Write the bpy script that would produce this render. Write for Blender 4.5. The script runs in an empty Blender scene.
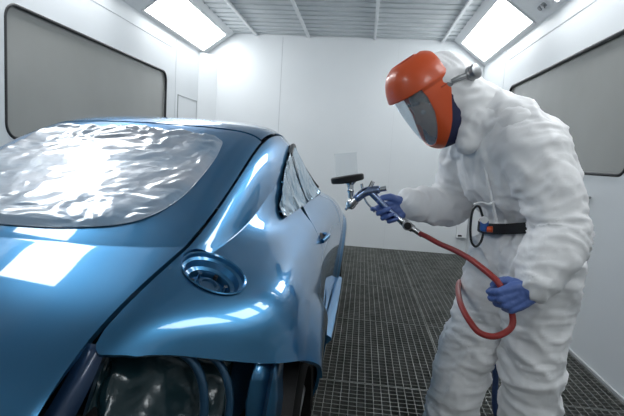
import bpy, bmesh, math, random
import numpy as np
from mathutils import Vector, Matrix, noise
random.seed(7)
SC = bpy.context.scene
COL = SC.collection
PI = math.pi

# ------------------------------------------------------------------ helpers
WO = {}
def worg(o):
    return WO.get(o.name, Vector((0, 0, 0))) if o else Vector((0, 0, 0))

def tag(o, label=None, cat=None, group=None, kind=None):
    if label: o['label'] = label
    if cat: o['category'] = cat
    if group: o['group'] = group
    if kind: o['kind'] = kind
    return o

def thing(name, loc, label, cat, group=None):
    o = bpy.data.objects.new(name, None)
    COL.objects.link(o)
    o.empty_display_size = 0.1
    o.location = loc
    WO[o.name] = Vector(loc)
    return tag(o, label, cat, group)

def link(name, me, mat, parent=None, origin=None):
    """mesh given in world coordinates -> object whose origin sits at `origin`"""
    o = bpy.data.objects.new(name, me)
    COL.objects.link(o)
    if mat:
        me.materials.clear(); me.materials.append(mat)
    if origin is None:
        n = len(me.vertices)
        co = np.empty(n * 3); me.vertices.foreach_get('co', co); co = co.reshape(-1, 3)
        c = (co.min(0) + co.max(0)) / 2
        if parent is None: c[2] = co[:, 2].min()
        origin = Vector(c)
    origin = Vector(origin)
    me.transform(Matrix.Translation(-origin))
    o.location = origin - worg(parent)
    if parent: o.parent = parent
    WO[o.name] = origin
    return o

def mk(name, verts, faces, mat, parent=None, smooth=True, origin=None):
    me = bpy.data.meshes.new(name)
    me.from_pydata([tuple(v) for v in verts], [], [tuple(f) for f in faces])
    me.update()
    if smooth:
        me.polygons.foreach_set('use_smooth', [True] * len(me.polygons))
    return link(name, me, mat, parent, origin)

def from_bm(name, bm, mat, parent=None, smooth=False, origin=None, sharp=None):
    bmesh.ops.recalc_face_normals(bm, faces=bm.faces)
    me = bpy.data.meshes.new(name)
    bm.to_mesh(me); bm.free()
    if smooth:
        me.polygons.foreach_set('use_smooth', [True] * len(me.polygons))
        if sharp is not None:
            me.set_sharp_from_angle(angle=math.radians(sharp))
    return link(name, me, mat, parent, origin)

def bm_box(bm, lo, hi, bevel=0.0):
    lo = Vector(lo); hi = Vector(hi)
    r = bmesh.ops.create_cube(bm, size=1.0)
    vs = r['verts']
    c = (lo + hi) / 2; d = hi - lo
    for v in vs:
        v.co = Vector((v.co.x * d.x + c.x, v.co.y * d.y + c.y, v.co.z * d.z + c.z))
    if bevel:
        es = list({e for v in vs for e in v.link_edges})
        bmesh.ops.bevel(bm, geom=es, offset=bevel, segments=2, affect='EDGES', profile=0.5)

def boxo(name, lo, hi, mat, parent=None, bevel=0.0):
    bm = bmesh.new(); bm_box(bm, lo, hi, bevel)
    return from_bm(name, bm, mat, parent)

def frame_of(d):
    d = Vector(d).normalized()
    a = Vector((0, 0, 1)) if abs(d.z) < 0.9 else Vector((1, 0, 0))
    x = a.cross(d).normalized(); y = d.cross(x)
    return x, y, d

def bm_ring_tube(bm, pts, rad, n=12, cap=True, lat=None, rad2=None, closed=False):
    """tube along pts; rad list (lateral) and rad2 list (second axis)"""
    pts = [Vector(p) for p in pts]
    m = len(pts)
    rad = [rad] * m if not hasattr(rad, '__len__') else rad
    rad2 = rad if rad2 is None else ([rad2] * m if not hasattr(rad2, '__len__') else rad2)
    rings = []; px = None
    for i, p in enumerate(pts):
        if closed: d = pts[(i + 1) % m] - pts[i - 1]
        else: d = pts[min(i + 1, m - 1)] - pts[max(i - 1, 0)]
        d.normalize()
        if lat is not None: x = Vector(lat)
        elif px is None: x = frame_of(d)[0]
        else: x = px
        x = (x - d * x.dot(d)).normalized(); px = x
        y = d.cross(x)
        rings.append([bm.verts.new(p + x * (math.cos(2 * PI * k / n) * rad[i]) + y * (math.sin(2 * PI * k / n) * rad2[i])) for k in range(n)])
    for i in range(m if closed else m - 1):
        A = rings[i]; B = rings[(i + 1) % m]
        for k in range(n):
            bm.faces.new((A[k], A[(k + 1) % n], B[(k + 1) % n], B[k]))
    if cap and not closed:
        bm.faces.new(rings[0][::-1]); bm.faces.new(rings[-1])

def tubeo(name, pts, rad, mat, parent=None, n=12, smooth=True, sharp=50, **kw):
    bm = bmesh.new(); bm_ring_tube(bm, pts, rad, n, **kw)
    return from_bm(name, bm, mat, parent, smooth, sharp=sharp)

def lathe(name, org, axis, prof, mat, parent=None, n=40, sharp=35):
    """prof: list of (radius, height along axis)"""
    bm = bmesh.new()
    x, y, d = frame_of(axis); org = Vector(org)
    rings = []
    for r, h in prof:
        if r < 1e-5: rings.append([bm.verts.new(org + d * h)])
        else: rings.append([bm.verts.new(org + d * h + x * (r * math.cos(2 * PI * k / n)) + y * (r * math.sin(2 * PI * k / n))) for k in range(n)])
    for A, B in zip(rings, rings[1:]):
        for k in range(n):
            if len(A) == 1 and len(B) == 1: continue
            if len(A) == 1: bm.faces.new((A[0], B[(k + 1) % n], B[k]))
            elif len(B) == 1: bm.faces.new((A[k], A[(k + 1) % n], B[0]))
            else: bm.faces.new((A[k], A[(k + 1) % n], B[(k + 1) % n], B[k]))
    return from_bm(name, bm, mat, parent, True, sharp=sharp)

def catmull(pts, per=8):
    pts = [Vector(p) for p in pts]
    P = [pts[0] * 2 - pts[1]] + pts + [pts[-1] * 2 - pts[-2]]
    out = []
    for i in range(1, len(P) - 2):
        a, b, c, d = P[i - 1:i + 3]
        for k in range(per):
            t = k / per
            out.append(0.5 * ((2 * b) + (c - a) * t + (2 * a - 5 * b + 4 * c - d) * t * t + (3 * b - a - 3 * c + d) * t ** 3))
    out.append(pts[-1])
    return out

def sstep(a, b, x):
    t = np.clip((x - a) / (b - a), 0, 1)
    return t * t * (3 - 2 * t)

# ------------------------------------------------------------------ materials
def mat(name, col=(.8, .8, .8), rough=.5, metal=0.0, **kw):
    m = bpy.data.materials.new(name); m.use_nodes = True
    b = m.node_tree.nodes['Principled BSDF']
    b.inputs['Base Color'].default_value = (*col, 1)
    b.inputs['Roughness'].default_value = rough
    b.inputs['Metallic'].default_value = metal
    for k, v in kw.items():
        b.inputs[k.replace('_', ' ')].default_value = v
    return m

def nodes(m):
    return m.node_tree.nodes, m.node_tree.links, m.node_tree.nodes['Principled BSDF']

def add_bump(m, scale=40, strength=.2, dist=.01, detail=4, stretch=(1, 1, 1), dims=None):
    N, L, b = nodes(m)
    tc = N.new('ShaderNodeTexCoord'); mp = N.new('ShaderNodeMapping')
    mp.inputs['Scale'].default_value = stretch
    nz = N.new('ShaderNodeTexNoise'); nz.inputs['Scale'].default_value = scale; nz.inputs['Detail'].default_value = detail
    bp = N.new('ShaderNodeBump'); bp.inputs['Strength'].default_value = strength; bp.inputs['Distance'].default_value = dist
    L.new(tc.outputs['Object'], mp.inputs['Vector']); L.new(mp.outputs['Vector'], nz.inputs['Vector'])
    L.new(nz.outputs['Fac'], bp.inputs['Height']); L.new(bp.outputs['Normal'], b.inputs['Normal'])
    return m

def add_creases(m, scale=6, strength=.4, dist=.012):
    N, L, b = nodes(m)
    tc = N.new('ShaderNodeTexCoord'); wz = N.new('ShaderNodeTexNoise'); wz.inputs['Scale'].default_value = 4
    mx = N.new('ShaderNodeMix'); mx.data_type = 'VECTOR'; mx.inputs[0].default_value = .12
    nz = N.new('ShaderNodeTexNoise'); nz.noise_type = 'RIDGED_MULTIFRACTAL'
    nz.inputs['Scale'].default_value = scale; nz.inputs['Detail'].default_value = 3; nz.inputs['Roughness'].default_value = .45
    bp = N.new('ShaderNodeBump'); bp.inputs['Strength'].default_value = strength; bp.inputs['Distance'].default_value = dist
    L.new(tc.outputs['Object'], wz.inputs['Vector']); L.new(tc.outputs['Object'], mx.inputs[4]); L.new(wz.outputs['Color'], mx.inputs[5])
    L.new(mx.outputs[1], nz.inputs['Vector']); L.new(nz.outputs['Fac'], bp.inputs['Height']); L.new(bp.outputs['Normal'], b.inputs['Normal'])
    return m

def add_mottle(m, c1, c2, scale=3, detail=4):
    N, L, b = nodes(m)
    tc = N.new('ShaderNodeTexCoord')
    nz = N.new('ShaderNodeTexNoise'); nz.inputs['Scale'].default_value = scale; nz.inputs['Detail'].default_value = detail
    rp = N.new('ShaderNodeValToRGB')
    rp.color_ramp.elements[0].position = .3; rp.color_ramp.elements[1].position = .7
    rp.color_ramp.elements[0].color = (*c1, 1); rp.color_ramp.elements[1].color = (*c2, 1)
    L.new(tc.outputs['Object'], nz.inputs['Vector']); L.new(nz.outputs['Fac'], rp.inputs['Fac'])
    L.new(rp.outputs['Color'], b.inputs['Base Color'])
    return m

M = {}
M['wall'] = add_mottle(mat('white_wall_panel', rough=.38), (.71, .745, .765), (.75, .78, .80), 1.2)
M['ceil'] = add_mottle(mat('ceiling_filter', rough=.8), (.62, .66, .68), (.70, .735, .75), 5)
M['bevel'] = mat('light_box_sheet', (.76, .79, .81), .35)
M['seam'] = mat('panel_seam', (.50, .53, .55), .6)
M['gasket'] = mat('black_rubber', (.015, .016, .018), .45)
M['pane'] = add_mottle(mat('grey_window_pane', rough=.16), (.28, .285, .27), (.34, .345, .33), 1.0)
M['lamp'] = mat('lamp_diffuser', (.95, .96, 1.0), .4)
_b = M['lamp'].node_tree.nodes['Principled BSDF']
_b.inputs['Emission Color'].default_value = (.96, .985, 1.0, 1); _b.inputs['Emission Strength'].default_value = 13.0
M['grate'] = add_mottle(mat('galvanised_grating', rough=.5, metal=.55), (.17, .18, .17), (.30, .31, .29), 9)
M['pit'] = add_mottle(mat('pit_floor', rough=.9), (.03, .032, .03), (.055, .058, .052), 4)
M['grey_metal'] = mat('grey_metal', (.35, .36, .37), .35, .8)
M['steel'] = mat('polished_steel', (.62, .63, .65), .2, 1.0)
M['white_plastic'] = mat('white_plastic', (.80, .82, .83), .35)
M['black'] = mat('black_plastic', (.006, .006, .007), .6)
M['rubber'] = mat('tyre_rubber', (.005, .005, .005), .9, **{'Specular IOR Level': .15})

# car paint: metallic flake base with a blue-green to violet edge tint under a clear coat
M['paint'] = mat('pearl_blue_paint', (.045, .185, .35), .30, .85, Coat_Weight=1.0, Coat_Roughness=.03, Coat_IOR=1.55)
_b = M['paint'].node_tree.nodes['Principled BSDF']
_b.inputs['Specular Tint'].default_value = (.55, .75, 1.0, 1)
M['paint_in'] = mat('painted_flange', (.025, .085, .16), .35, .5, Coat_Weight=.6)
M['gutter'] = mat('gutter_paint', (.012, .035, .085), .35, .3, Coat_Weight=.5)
M['foil_side'] = mat('side_masking_film', (.34, .45, .55), .16, .7)
add_mottle(M['foil_side'], (.16, .30, .42), (.46, .55, .62), 9, 3)
add_bump(M['foil_side'], 30, .3, .006, 3)
M['foil'] = mat('masking_film', (.40, .44, .50), .3, .12, Coat_Weight=1.0, Coat_Roughness=.05, Coat_IOR=1.45)
add_mottle(M['foil'], (.18, .29, .41), (.41, .44, .50), 4.5, 3)
add_bump(M['foil'], 26, .35, .006, 3)
M['film_dark'] = mat('dark_masking_film', (.010, .034, .042), .24, .1, Coat_Weight=.3, Coat_Roughness=.1)
add_bump(M['film_dark'], 22, .4, .01, 3)
M['glass_dark'] = mat('dark_glass', (.02, .03, .035), .05, 0, Coat_Weight=.5)

M['suit'] = mat('white_coverall', (.89, .90, .91), .55)
add_creases(M['suit'], 7, .5, .012)
M['hood'] = mat('white_hood', (.89, .90, .91), .5)
add_creases(M['hood'], 9, .35, .01)
M['glove'] = mat('blue_nitrile', (.10, .17, .44), .42)
add_bump(M['glove'], 60, .3, .004, 3)
M['orange'] = mat('orange_shell', (.68, .095, .022), .34, Coat_Weight=.3)
M['navy'] = mat('navy_fabric', (.015, .02, .07), .7)
M['skin'] = mat('skin', (.30, .17, .12), .55)
M['hair'] = mat('dark_hair', (.02, .016, .014), .6)
M['mask'] = mat('grey_mask_rubber', (.10, .11, .12), .5)
M['belt'] = mat('black_belt', (.01, .01, .011), .5)
M['hose'] = mat('red_rubber_hose', (.33, .035, .03), .4)
M['bluehose'] = mat('blue_hose', (.02, .05, .14), .5)
M['bluepart'] = mat('blue_plastic', (.03, .12, .40), .4)
M['gun'] = mat('gun_metal_blue', (.28, .36, .55), .22, .9)
def clear_mat(name, tint, mixf, rough=.02):
    m = bpy.data.materials.new(name); m.use_nodes = True
    N, L = m.node_tree.nodes, m.node_tree.links
    for n in list(N): N.remove(n)
    o = N.new('ShaderNodeOutputMaterial'); mx = N.new('ShaderNodeMixShader')
    t = N.new('ShaderNodeBsdfTransparent'); g = N.new('ShaderNodeBsdfPrincipled')
    t.inputs['Color'].default_value = (*tint, 1)
    g.inputs['Base Color'].default_value = (.8, .85, .88, 1); g.inputs['Roughness'].default_value = rough
    mx.inputs['Fac'].default_value = mixf
    L.new(t.outputs[0], mx.inputs[1]); L.new(g.outputs[0], mx.inputs[2]); L.new(mx.outputs[0], o.inputs['Surface'])
    return m
M['visor'] = clear_mat('clear_visor', (.92, .95, .97), .18)
M['cup'] = clear_mat('clear_cup', (.97, .98, .985), .09)

# ------------------------------------------------------------------ camera
CAMH = 1.22
F, PITCH, YAW, ROLL = 470.7, .108, .1025, .0611
cd = bpy.data.cameras.new('camera'); cam = bpy.data.objects.new('camera', cd); COL.objects.link(cam)
cd.sensor_width = 36; cd.lens = F / 624 * 36; cd.clip_start = .02
fw = Vector((-math.sin(YAW) * math.cos(PITCH), math.cos(YAW) * math.cos(PITCH), -math.sin(PITCH)))
rt = Vector((math.cos(YAW), math.sin(YAW), 0)); up = rt.cross(fw)
rt2 = rt * math.cos(ROLL) + up * math.sin(ROLL); up2 = up * math.cos(ROLL) - rt * math.sin(ROLL)
mt = Matrix((rt2, up2, -fw)).transposed().to_4x4(); mt.translation = Vector((0, 0, CAMH))
cam.matrix_world = mt
SC.camera = cam

# ------------------------------------------------------------------ room
XL, XR, YB, YF, ZC, ZB = -2.335, 1.50, 6.607, -2.6, 2.865, 2.552
BW = .43   # bevel width in x
WT = .08
def struct(o, name=None):
    o['kind'] = 'structure'; return o

WIN = (2.88, 5.36, 1.222, 2.088)
def rrect(y0, y1, z0, z1, r, n=8):
    out = []
    for cy, cz, a0 in ((y1 - r, z1 - r, 0), (y0 + r, z1 - r, 90), (y0 + r, z0 + r, 180), (y1 - r, z0 + r, 270)):
        for k in range(n + 1):
            a = math.radians(a0 + 90 * k / n)
            out.append((cy + r * math.cos(a), cz + r * math.sin(a)))
    return out

def side_wall(x, sgn, name):
    """wall slab with a rounded window opening"""
    wins = [WIN, (-.2, 2.28, WIN[2], WIN[3])]
    bm = bmesh.new()
    xs = (x, x + sgn * WT)
    def opening(w, y0, y1, z0, z1, r=.1, n=8):
        slab(y0, w[0], z0, z1); slab(w[1], y1, z0, z1)
        slab(w[0], w[1], z0, w[2]); slab(w[0], w[1], w[3], z1)
        for cy, cz, sy, sz in ((w[0], w[2], 1, 1), (w[1], w[2], -1, 1), (w[1], w[3], -1, -1), (w[0], w[3], 1, -1)):
            prof = [(cy, cz)] + [(cy + sy * (r - r * math.cos(t)), cz + sz * (r - r * math.sin(t))) for t in [PI / 2 * k / n for k in range(n + 1)]]
            A = [bm.verts.new((xs[0], p[0], p[1])) for p in prof]; B = [bm.verts.new((xs[1], p[0], p[1])) for p in prof]
            m = len(prof)
            for k in range(m): bm.faces.new((A[k], A[(k + 1) % m], B[(k + 1) % m], B[k]))
            bm.faces.new(A); bm.faces.new(B)
    edges_y = [YF, -.4, 2.5, 5.6, YB]
    zlo, zhi = 0.0, ZB
    def slab(y0, y1, z0, z1): bm_box(bm, (min(xs), y0, z0), (max(xs), y1, z1))
    slab(YF, -.4, zlo, zhi); slab(5.6, YB, zlo, zhi)
    opening(wins[0], 2.58, 5.6, zlo, zhi); opening(wins[1], -.4, 2.58, zlo, zhi)
    bmesh.ops.recalc_face_normals(bm, faces=bm.faces)
    o = from_bm(name, bm, M['wall']); struct(o)
    return wins

wl = side_wall(XL, -1, 'wall_left')
wr = side_wall(XR, 1, 'wall_right')
wn = 0
for x, sgn in ((XL, -1), (XR, 1)):
    for w in wl:
        wn += 1
        pr = rrect(w[0], w[1], w[2], w[3], .1)
        bm = bmesh.new()
        for xx in (x + sgn * .02, x + sgn * .032):
            bm.faces.new([bm.verts.new((xx, p[0], p[1])) for p in pr])
        win = from_bm('window_%d' % wn, bm, M['pane']); struct(win)
        g = tubeo('gasket', [(x + sgn * .004, p[0], p[1]) for p in pr], .013, M['gasket'], win, n=8, closed=True, sharp=60)
        # dim corridor behind the pane is not visible: the panes are coated
# back wall, front wall
bm = bmesh.new(); bm_box(bm, (XL - WT, YB, 0), (XR + WT, YB + WT, ZC + .1)); struct(from_bm('wall_back', bm, M['wall']))
bm = bmesh.new(); bm_box(bm, (XL - WT, YF - WT, 0), (XR + WT, YF, ZC + .1)); struct(from_bm('wall_front', bm, mat('grey_door_sheet', (.50, .52, .53), .6)))
# corner strip of the back left corner and the panel seams
bm = bmesh.new()
vs = [(XL, YB - .20), (XL + .20, YB), (XL, YB)]
lo = [bm.verts.new((a, b_, 0)) for a, b_ in vs]; hi = [bm.verts.new((a, b_, ZB)) for a, b_ in vs]
for k in range(3): bm.faces.new((lo[k], lo[(k + 1) % 3], hi[(k + 1) % 3], hi[k]))
bm.faces.new(lo); bm.faces.new(hi)
struct(from_bm('trim_1', bm, M['wall']))
struct(boxo('trim_2', (-1.226, YB - .003, .02), (-1.220, YB, 2.83), M['seam']))
struct(boxo('trim_3', (.36, YB - .002, .02), (.364, YB, 2.83), mat('faint_seam', (.66, .69, .71), .6)))
for k, (x, s) in enumerate(((XL, 1), (XR, -1))):
    struct(boxo('trim_%d' % (4 + k), (min(x, x + s * .003), -.4, 2.40), (max(x, x + s * .003), 5.5, 2.405), mat('faint_seam_side', (.62, .65, .67), .6)))
for k, y in enumerate((5.62, 5.62)):
    x, s = ((XL, 1), (XR, -1))[k]
    struct(boxo('trim_%d' % (6 + k), (min(x, x + s * .003), y, .02), (max(x, x + s * .003), y + .005, 2.53), mat('faint_seam_up', (.63, .66, .68), .6)))
# right corner moulding
struct(boxo('trim_8', (XR - .02, YB - .02, 0), (XR, YB, ZB), mat('corner_mould', (.60, .63, .65), .5)))
# baseboard angle at the right wall and back wall
struct(boxo('baseboard_right', (XR - .012, YF, 0), (XR, YB, .02), mat('kerb_angle', (.45, .47, .48), .5)))
# access panel outline on the left wall
bm = bmesh.new()
y0, y1, z0, z1 = 5.70, 6.36, 1.22, 1.885
for a in (((y0, z0), (y1, z0 + .012)), ((y0, z1 - .012), (y1, z1)), ((y0, z0), (y0 + .012, z1)), ((y1 - .012, z0), (y1, z1))):
    bm_box(bm, (XL, a[0][0], a[0][1]), (XL + .008, a[1][0], a[1][1]))
ap = thing('access_hatch', (XL, (y0 + y1) / 2, z0), 'flush white access hatch with thin grey frame on the left wall near the back corner', 'hatch')
from_bm('hatch_frame', bm, mat('hatch_edge', (.42, .44, .45), .5), ap)
boxo('hatch_panel', (XL, y0 + .012, z0 + .012), (XL + .004, y1 - .012, z1 - .012), M['bevel'], ap)

# ceiling with filter panels, bars, side light boxes
struct(boxo('ceiling', (XL - WT, YF - WT, ZC), (XR + WT, YB + WT, ZC + .1), M['ceil']))
bm = bmesh.new()
y = YF + .1; k = 0
while y < YB:
    bm_box(bm, (XL + BW, y, ZC - .012), (XR - BW, y + .018, ZC)); y += .17
struct(from_bm('trim_9', bm, mat('filter_rib', (.52, .56, .58), .6)))
for k, x in enumerate((-1.60, -.87, .03, .93)):
    bm = bmesh.new(); bm_box(bm, (x - .018, YF, ZC - .03), (x + .018, YB, ZC), .004)
    struct(from_bm('trim_%d' % (10 + k), bm, mat('ceiling_bar', (.72, .75, .77), .4)))
for k, (x, s) in enumerate(((XL, 1), (XR, -1))):
    bm = bmesh.new()
    sec = [(x, ZB), (x + s * BW, ZC), (x + s * BW, ZC + .1), (x - s * WT, ZC + .1), (x - s * WT, ZB)]
    A = [bm.verts.new((a, YF, b_)) for a, b_ in sec]; B = [bm.verts.new((a, YB, b_)) for a, b_ in sec]
    n = len(sec)
    for i in range(n): bm.faces.new((A[i], A[(i + 1) % n], B[(i + 1) % n], B[i]))
    bm.faces.new(A); bm.faces.new(B)
    struct(from_bm('trim_%d' % (14 + k), bm, M['bevel']))
LAMPS = {0: [(4.68, 6.44), (1.98, 4.12), (-2.1, -.4)], 1: [(4.68, 6.44), (2.55, 4.12), (1.60, 2.30), (.75, 1.35), (-2.1, -.4)]}  # spans set by the car reflections; frontmost pair unseen, added to brighten the worker
where = ['nearest the back wall', 'second from the back wall', 'third from the back wall', 'fourth from the back wall', 'unseen and added for fill, farthest from the back wall']
for sd, (x, s) in enumerate(((XL, 1), (XR, -1))):
    e = Vector((s * BW, 0, ZC - ZB)).normalized(); nrm = Vector((s * (ZC - ZB), 0, -BW)).normalized()
    base = Vector((x, 0, ZB)); Lb = math.hypot(BW, ZC - ZB)
    for k, (ya, yb) in enumerate(LAMPS[sd]):
        side = 'left' if sd == 0 else 'right'
        def q(t, y, d): return base + e * (t * Lb) + Vector((0, y, 0)) + nrm * d
        la = thing('booth_light', q(.5, (ya + yb) / 2, 0), 'bright white rectangular booth light on the %s slope, %s' % (side, where[k]), 'light', 'booth lights along the %s slope' % side)
        bm = bmesh.new()
        t0, t1 = .10, .80
        vs = [bm.verts.new(q(t, y, .006)) for t, y in ((t0, ya), (t1, ya), (t1, yb), (t0, yb))]
        vb = [bm.verts.new(q(t, y, .001)) for t, y in ((t0, ya), (t1, ya), (t1, yb), (t0, yb))]
        bm.faces.new(vs)
        for i in range(4): bm.faces.new((vs[i], vs[(i + 1) % 4], vb[(i + 1) % 4], vb[i]))
        from_bm('diffuser', bm, M['lamp'], la)
        bm = bmesh.new()
        w = .025
        for (ta, tb, y0_, y1_) in ((t0 - .05, t0, ya - w, yb + w), (t1, t1 + .05, ya - w, yb + w), (t0, t1, ya - w, ya), (t0, t1, yb, yb + w)):
            a = [bm.verts.new(q(t, y, .012)) for t, y in ((ta, y0_), (tb, y0_), (tb, y1_), (ta, y1_))]
            b_ = [bm.verts.new(q(t, y, 0)) for t, y in ((ta, y0_), (tb, y0_), (tb, y1_), (ta, y1_))]
            bm.faces.new(a)
            for i in range(4): bm.faces.new((a[i], a[(i + 1) % 4], b_[(i + 1) % 4], b_[i]))
        from_bm('lamp_frame', bm, M['white_plastic'], la)
        if k == 0 and sd == 1:
            for yy in (4.36, 4.30):
                c = q(.2, yy, 0)
                tubeo('latch', [c, c + nrm * .03], .022, M['grey_metal'], la, n=14)

# floor: pit below, steel gratings on top
struct(boxo('floor', (XL - WT, YF - WT, -.42), (XR + WT, YB + WT, -.34), M['pit']))
rows = [5.623 + 1.0, 5.623, 4.575, 3.535, 2.495, 1.455, .415, -.625, -1.665, YF]
cols = [XL, -1.60, -.50, .564, XR - .012]
rown = ['against the back wall', 'in the second row from the back wall', 'in the third row from the back wall', 'in the fourth row from the back wall', 'in the fifth row from the back wall',
        'in the sixth row from the back wall', 'beside the car tail', 'behind the car tail', 'in the row by the booth front']
coln = ['along the left wall', 'under the car', 'in the strip between car and worker', 'along the right wall']
gp = .042
cache = {}
for r in range(len(rows) - 1):
    yb, ya = min(rows[r], YB - .002) - .004, rows[r + 1] + .004
    for c in range(len(cols) - 1):
        xa, xb = cols[c] + .004, cols[c + 1] - .004
        bm = bmesh.new()
        fr = .005
        def bar(x0, y0, x1, y1, z0, z1): bm_box(bm, (x0, y0, z0), (x1, y1, z1))
        bar(xa, ya, xb, ya + fr, -.034, 0); bar(xa, yb - fr, xb, yb, -.034, 0)
        bar(xa, ya, xa + fr, yb, -.034, 0); bar(xb - fr, ya, xb, yb, -.034, 0)
        nx = max(1, round((xb - xa) / gp)); ny = max(1, round((yb - ya) / gp))
        for i in range(1, nx): xx = xa + (xb - xa) * i / nx; bar(xx - .0016, ya, xx + .0016, yb, -.032, -.0005)
        for i in range(1, ny): yy = ya + (yb - ya) * i / ny; bar(xa, yy - .0016, xb, yy + .0016, -.020, -.001)
        o = from_bm('floor_grating', bm, M['grate'])
        tag(o, 'grey steel floor grating panel %s, %s' % (coln[c], rown[r]), 'grating', 'steel floor gratings')
        o['kind'] = 'structure'

# ------------------------------------------------------------------ small wall things
cb = thing('switch_box', (1.41, YB, .24), 'small white switch box on the back wall behind the red hose', 'switch box')
boxo('box_body', (1.335, YB - .07, .24), (1.465, YB, .60), M['white_plastic'], cb, .01)
boxo('nameplate', (1.35, YB - .073, .262), (1.40, YB - .07, .285), M['black'], cb)
wk = thing('wall_knob', (XR, 3.27, 1.05), 'small grey metal knob on the right wall below the window', 'knob')
tubeo('stem', [(XR, 3.27, 1.065), (XR - .05, 3.27, 1.065)], .008, M['grey_metal'], wk)
lathe('knob_head', (XR - .05, 3.27, 1.065), (-1, 0, 0), [(0, 0), (.02, 0), (.022, .006), (.02, .014), (0, .016)], M['grey_metal'], wk, 20)

# ------------------------------------------------------------------ the car
XC = -.90
CAR = thing('car', (XC, 2.5, 0), 'blue pearl coupe in repaint with foil masked windows and rear bumper off', 'car')
# stations from the tail to the nose; nine rows from the centre line to the sill: (x, y, z), x from the car's middle
ST = [
 [(0,.48,.68),(.31,.53,.68),(.395,.64,.72),(.465,.77,.84),(.60,.90,.795),(.755,1.02,.742),(.815,1.18,.69),(.80,1.22,.44),(.75,1.24,.22)],
 [(0,.65,.815),(.32,.68,.81),(.42,.76,.845),(.475,.85,.89),(.60,.95,.865),(.748,1.07,.805),(.813,1.22,.70),(.797,1.27,.44),(.75,1.28,.22)],
 [(0,.86,.905),(.33,.88,.903),(.455,.94,.928),(.495,.99,.93),(.60,1.06,.905),(.745,1.16,.848),(.81,1.30,.705),(.793,1.34,.45),(.75,1.34,.22)],
 [(0,1.06,.972),(.35,1.07,.972),(.485,1.11,.983),(.52,1.15,.965),(.605,1.20,.925),(.738,1.28,.866),(.806,1.38,.715),(.793,1.42,.45),(.75,1.42,.22)],
 [(0,1.32,1.085),(.35,1.32,1.078),(.487,1.33,1.055),(.54,1.36,.985),(.615,1.40,.94),(.722,1.45,.875),(.80,1.5,.725),(.788,1.5,.45),(.75,1.5,.22)],
 [(0,1.60,1.205),(.34,1.60,1.194),(.485,1.60,1.16),(.550,1.62,1.045),(.610,1.64,.953),(.712,1.68,.882),(.793,1.7,.73),(.782,1.7,.45),(.75,1.7,.22)],
 [(0,1.88,1.315),(.34,1.88,1.303),(.483,1.88,1.272),(.558,1.90,1.125),(.603,1.91,.968),(.708,1.92,.886),(.780,1.93,.73),(.772,1.93,.45),(.75,1.93,.22)],
 [(0,2.22,1.372),(.33,2.22,1.362),(.475,2.22,1.325),(.562,2.22,1.17),(.607,2.22,.976),(.714,2.22,.88),(.768,2.22,.715),(.762,2.22,.45),(.75,2.22,.22)],
 [(0,2.62,1.368),(.33,2.62,1.358),(.465,2.62,1.32),(.560,2.62,1.165),(.614,2.62,.98),(.713,2.62,.88),(.764,2.62,.71),(.758,2.62,.45),(.75,2.62,.22)],
 [(0,3.00,1.27),(.33,2.97,1.255),(.47,2.90,1.215),(.565,2.95,1.095),(.624,2.98,.985),(.715,2.98,.878),(.766,2.98,.71),(.758,2.98,.45),(.75,2.98,.22)],
 [(0,3.50,1.03),(0.288,3.46,1.02),(0.500,3.32,.995),(0.580,3.32,.985),(0.635,3.32,.965),(0.720,3.32,.885),(0.775,3.32,.72),(0.765,3.32,.45),(0.750,3.32,.22)],
 [(0,3.90,.92),(0.288,3.87,.925),(0.510,3.80,.925),(0.590,3.78,.925),(0.650,3.78,.92),(0.735,3.78,.86),(0.793,3.78,.70),(0.785,3.78,.45),(0.750,3.78,.22)],
 [(0,4.32,.80),(0.270,4.30,.80),(0.450,4.22,.80),(0.540,4.19,.795),(0.610,4.16,.785),(0.700,4.12,.74),(0.772,4.08,.62),(0.770,4.06,.42),(0.740,4.06,.22)],
 [(0,4.60,.60),(0.252,4.57,.60),(0.400,4.49,.60),(0.500,4.44,.59),(0.580,4.38,.58),(0.660,4.31,.54),(0.720,4.25,.48),(0.720,4.22,.36),(0.700,4.22,.22)],
 [(0,4.66,.25),(0.252,4.63,.25),(0.400,4.55,.25),(0.500,4.49,.25),(0.580,4.43,.25),(0.660,4.35,.24),(0.710,4.29,.23),(0.710,4.27,.22),(0.690,4.26,.20)],
]
G0 = np.array(ST, float)
NS, NR = G0.shape[:2]
G = np.concatenate([G0[:, 1:2] * [-1, 1, 1], G0], axis=1)             # mirrored row for smoothness at the middle
G = np.concatenate([G, 2 * G[:, -1:] - G[:, -2:-1]], axis=1)
G = np.concatenate([2 * G[:1] - G[1:2], G, 2 * G[-1:] - G[-2:-1]], axis=0)
def smooth1(A, ax):
    B = A.copy()
    sl = [slice(None)] * 3
    def s(a, b):
        q = list(sl); q[ax] = slice(a, b); return tuple(q)
    B[s(1, -1)] = (A[s(0, -2)] + 4 * A[s(1, -1)] + A[s(2, None)]) / 6
    return B
SM = smooth1(smooth1(G, 0), 1)
G = G + .7 * (G - SM)

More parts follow.
